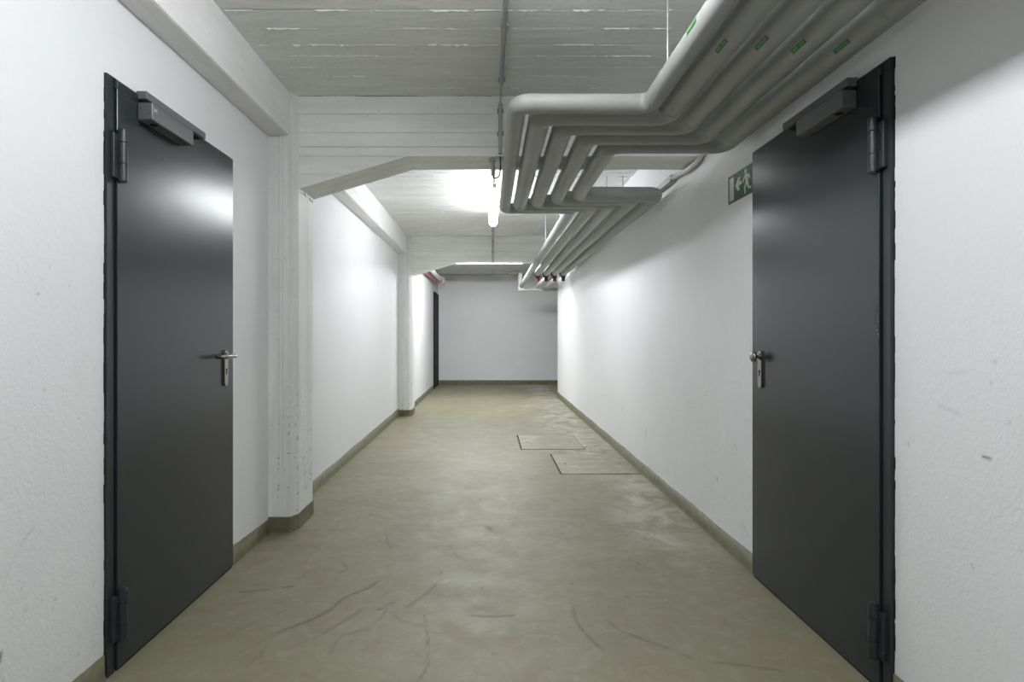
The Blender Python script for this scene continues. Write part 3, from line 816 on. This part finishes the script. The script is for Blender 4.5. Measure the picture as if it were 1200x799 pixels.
# ------------------------------------------------------------------ conduit along the ceiling
def clip(x, y, z, axis, par):
    b = MB()
    if axis == 'y': b.bbox(x-.020, x+.020, y-.011, y+.011, z-.008, z+.012, .002)
    else: b.bbox(x-.020, x+.020, y-.008, y+.012, z-.011, z+.011, .002)
    b.build('conduit_clip', M['conduit'], par)
t = thing('ceiling_conduit', 'grey cable conduit running along the middle of the near ceiling', 'conduit', (.07, 2, ZC), 'grey cable conduits along the ceiling')
MB().tube([(.074, -1.1, ZC-.012), (.069, 3.22, ZC-.012)], .0115, 12).build('conduit_tube', M['conduit'], t)
for y in (0.5, 1.3, 2.62, 3.18): clip(.071, y, ZC-.012, 'y', t)
MB().tube(catmull([(.069, 3.20, ZC-.012), (.069, 3.33, ZC-.014), (.069, 3.398, ZC-.03), (.068, 3.405, ZC-.075)], 6), .0045, 8).build('cable', M['conduit'], t)
t = thing('ceiling_conduit', 'short grey conduit running down the face of the nearest beam', 'conduit', (.068, 3.4, ZC-.2), 'grey cable conduits along the ceiling')
MB().tube([(.068, 3.406, ZC-.05), (.066, 3.406, ZS+.008)], .0115, 12).build('conduit_tube', M['conduit'], t)
for z in (ZC-.09, ZC-.225): clip(.068, 3.408, z, 'z', t)
t = thing('ceiling_conduit', 'grey conduit on the ceiling beyond the lit lamp and down the farther beam', 'conduit', (.055, 7.5, ZC), 'grey cable conduits along the ceiling')
MB().tube([(.052, 6.6, ZC-.012), (.055, 8.17, ZC-.012), (.055, 8.213, ZC-.05), (.055, 8.215, ZS-.012)], .0125, 12).build('conduit_tube', M['conduit'], t)
for y in (6.9, 7.8): clip(.053, y, ZC-.012, 'y', t)
for z in (ZC-.08, ZC-.23): clip(.055, 8.217, z, 'z', t)

# ------------------------------------------------------------------ tube lamps
def lamp(lab, y0, y1, x, zc, mat, axis='y'):
    """damp-proof batten: opaque housing above, glowing diffuser below, hung on two short brackets"""
    t = thing('tube_lamp', lab, 'lamp', (x, (y0+y1)/2, zc), 'tube lamps under the ceiling')
    def rot(p): return p if axis == 'y' else (x+(p[1]-(y0+y1)/2), (y0+y1)/2+(p[0]-x), p[2])
    r = .046; n = 28
    def half(a0, a1, rr, ya, yb, name, m, zoff=0.0, caps=True):
        k = 14; sec = [(rr*math.sin(a0+(a1-a0)*i/k), rr*math.cos(a0+(a1-a0)*i/k)) for i in range(k+1)]
        rows = [(ya, .55), (ya+.012, .85), (ya+.035, 1.0), (yb-.035, 1.0), (yb-.012, .85), (yb, .55)]
        v = []; f = []
        for (yy, sc) in rows:
            for (u, w) in sec: v.append(rot((x+u*sc, yy, zc+zoff+w*sc)))
        K = k+1
        for q in range(len(rows)-1):
            for i in range(k): f.append((q*K+i, q*K+i+1, (q+1)*K+i+1, (q+1)*K+i))
            f.append((q*K+k, q*K, (q+1)*K, (q+1)*K+k))
        f.append(tuple(range(K))[::-1]); e = (len(rows)-1)*K; f.append(tuple(e+i for i in range(K)))
        b = MB(); b.add(v, f, False); return b.build(name, m, t)
    half(math.radians(62), math.radians(298), r, y0, y1, 'diffuser', mat)
    b = MB(); q = rot
    hw, z0, z1 = .034, zc+.0225, zc+.040
    P = [q((x-hw, y0+.02, z0)), q((x+hw, y1-.02, z1))]
    b.bbox(min(P[0][0],P[1][0]), max(P[0][0],P[1][0]), min(P[0][1],P[1][1]), max(P[0][1],P[1][1]), z0, z1, .004)
    b.build('housing', M['body'], t)
    for yy in (y0+.18, y1-.25):
        c = q((x, yy, 0)); MB().tube([(c[0], c[1], z1-.003), (c[0], c[1], ZC+.004)], .005, 8).build('hanger', M['galv'], t)
    if axis == 'y':
        MB().tube([(x, y0-.055, zc+.006), (x, y0-.03, zc+.004), (x, y0+.004, zc)], [.012, .017, .024], 16).build('cable_gland', M['steel'], t)
    return t
LZ = EYE+1.255
lt = lamp('lit tube lamp hanging in the middle of the bright bay beside the pipes', 4.84, 6.42, .047, LZ, M['tube'])
lamp('added unseen tube lamp behind the viewpoint for frontal fill', -4.8, -3.2, .047, LZ, M['tube'])  # unseen lamp added to throw frontal fill on the nearest beam and door frames
lamp('lit tube lamp above the two doors, out of view overhead', .43, 2.01, .047, LZ, M['tube'])
lamp('short crosswise tube lamp mostly hidden behind the farther beam', 8.80, 10.20, -.12, EYE+1.2335, M['tube_back'], 'x')
# bracket and cable loop feeding the lamp from the beam
t = thing('cable_socket', 'grey tubular cable socket under the nearest beam, feeding the lamp', 'socket', (.02, 3.5, ZS))
MB().bbox(.002, .042, 3.458, 3.50, ZS-.014, ZS+.004, .002).build('socket_plate', M['conduit'], t)
MB().tube([(.022, 3.48, ZS-.01), (.026, 3.52, ZS-.085)], .0125, 14).build('socket_sleeve', M['galv'], t)
MB().tube(catmull([(.066, 3.418, ZS-.004), (.070, 3.50, ZS-.035), (.062, 3.52, ZS-.09), (.030, 3.525, ZS-.10), (.028, 3.53, ZS-.075)], 6), .004, 8).build('cable_loop', M['black'], t)
MB().tube(catmull([(.027, 3.525, ZS-.08), (.034, 3.75, ZS-.06), (.042, 4.3, ZS+.08), (.047, 4.80, LZ+.006)], 6), .0045, 8).build('feed_cable', M['whitepipe'], t)

# ------------------------------------------------------------------ escape sign
t = thing('escape_sign', 'green escape route sign with running figure behind the right door edge', 'sign', (XR, 2.92, EYE+.76))
s0, s1, z0, z1 = 3.066, 2.776, EYE+.694, EYE+.838
MB().box(XR-.004, XR+.001, s1, s0, z0, z1).build('sign_plate', M['green'], t)
def S(u, v): return (s0-u, z0+v)
def shape(poly, nm):
    return MB().prism([S(*p) for p in poly], 'x', XR-.0047, XR-.0038).build(nm, M['signwhite'], t)
shape([(.018,.012),(.070,.012),(.070,.132),(.018,.132)], 'door_symbol')
shape([(.088,.078),(.122,.112),(.150,.112),(.128,.088),(.162,.088),(.162,.070),(.128,.070),(.140,.046),(.116,.046)], 'arrow_symbol')
man = t
hc = (.205,.122); shape([(hc[0]+.0115*math.cos(a), hc[1]+.0125*math.sin(a)) for a in [2*math.pi*i/14 for i in range(14)]], 'figure_head')
shape([(.200,.108),(.226,.106),(.236,.070),(.222,.054),(.204,.058),(.208,.080)], 'figure_torso')
shape([(.202,.107),(.182,.092),(.172,.074),(.180,.071),(.192,.086),(.208,.094)], 'figure_arm')
shape([(.222,.107),(.248,.098),(.258,.078),(.250,.074),(.240,.088),(.222,.094)], 'figure_arm')
shape([(.205,.060),(.190,.046),(.196,.012),(.207,.012),(.204,.040),(.222,.054)], 'figure_leg')
shape([(.222,.066),(.236,.066),(.244,.040),(.268,.034),(.268,.024),(.236,.028),(.224,.050)], 'figure_leg')

# ------------------------------------------------------------------ small things in the end bay
t = thing('red_wrapped_pipe', 'pink and white wrapped pipe high on the left wall of the end bay', 'pipe', (-1.08, 11, EYE+1.17))
MB().tube([(-1.125, 8.6, EYE+1.155), (-1.125, 12.2, EYE+1.155)], .055, 16).build('red_pipe', M['pink'], t)
MB().tube([(-1.02, 8.6, EYE+1.165), (-1.02, 11.9, EYE+1.165)], .042, 16).build('white_pipe', M['whitepipe'], t)
MB().tube([(-1.04, 11.9, EYE+1.155), (-1.04, 12.1, EYE+1.155)], .065, 16).build('pipe_coupling', M['pink'], t)
MB().tube([(-1.03, 12.1, EYE+1.17), (-.99, 12.5, EYE+1.14)], [.085, .06], 16).build('pipe_end', M['whitepipe'], t)
t = thing('loose_cable', 'short loose cable end dangling below the slab edge before the end wall', 'cable', (.4, 11, EYE+1.2))
MB().tube(catmull([(.44, 11.0, EYE+1.22), (.42, 11.0, EYE+1.18), (.34, 11.0, EYE+1.14), (.30, 11.0, EYE+1.12)], 5), .008, 8).build('cable_sheath', M['yellow'], t)
MB().tube([(.30, 11.0, EYE+1.125), (.275, 11.0, EYE+1.115)], .012, 8).build('cable_tip', M['greenlab'], t)
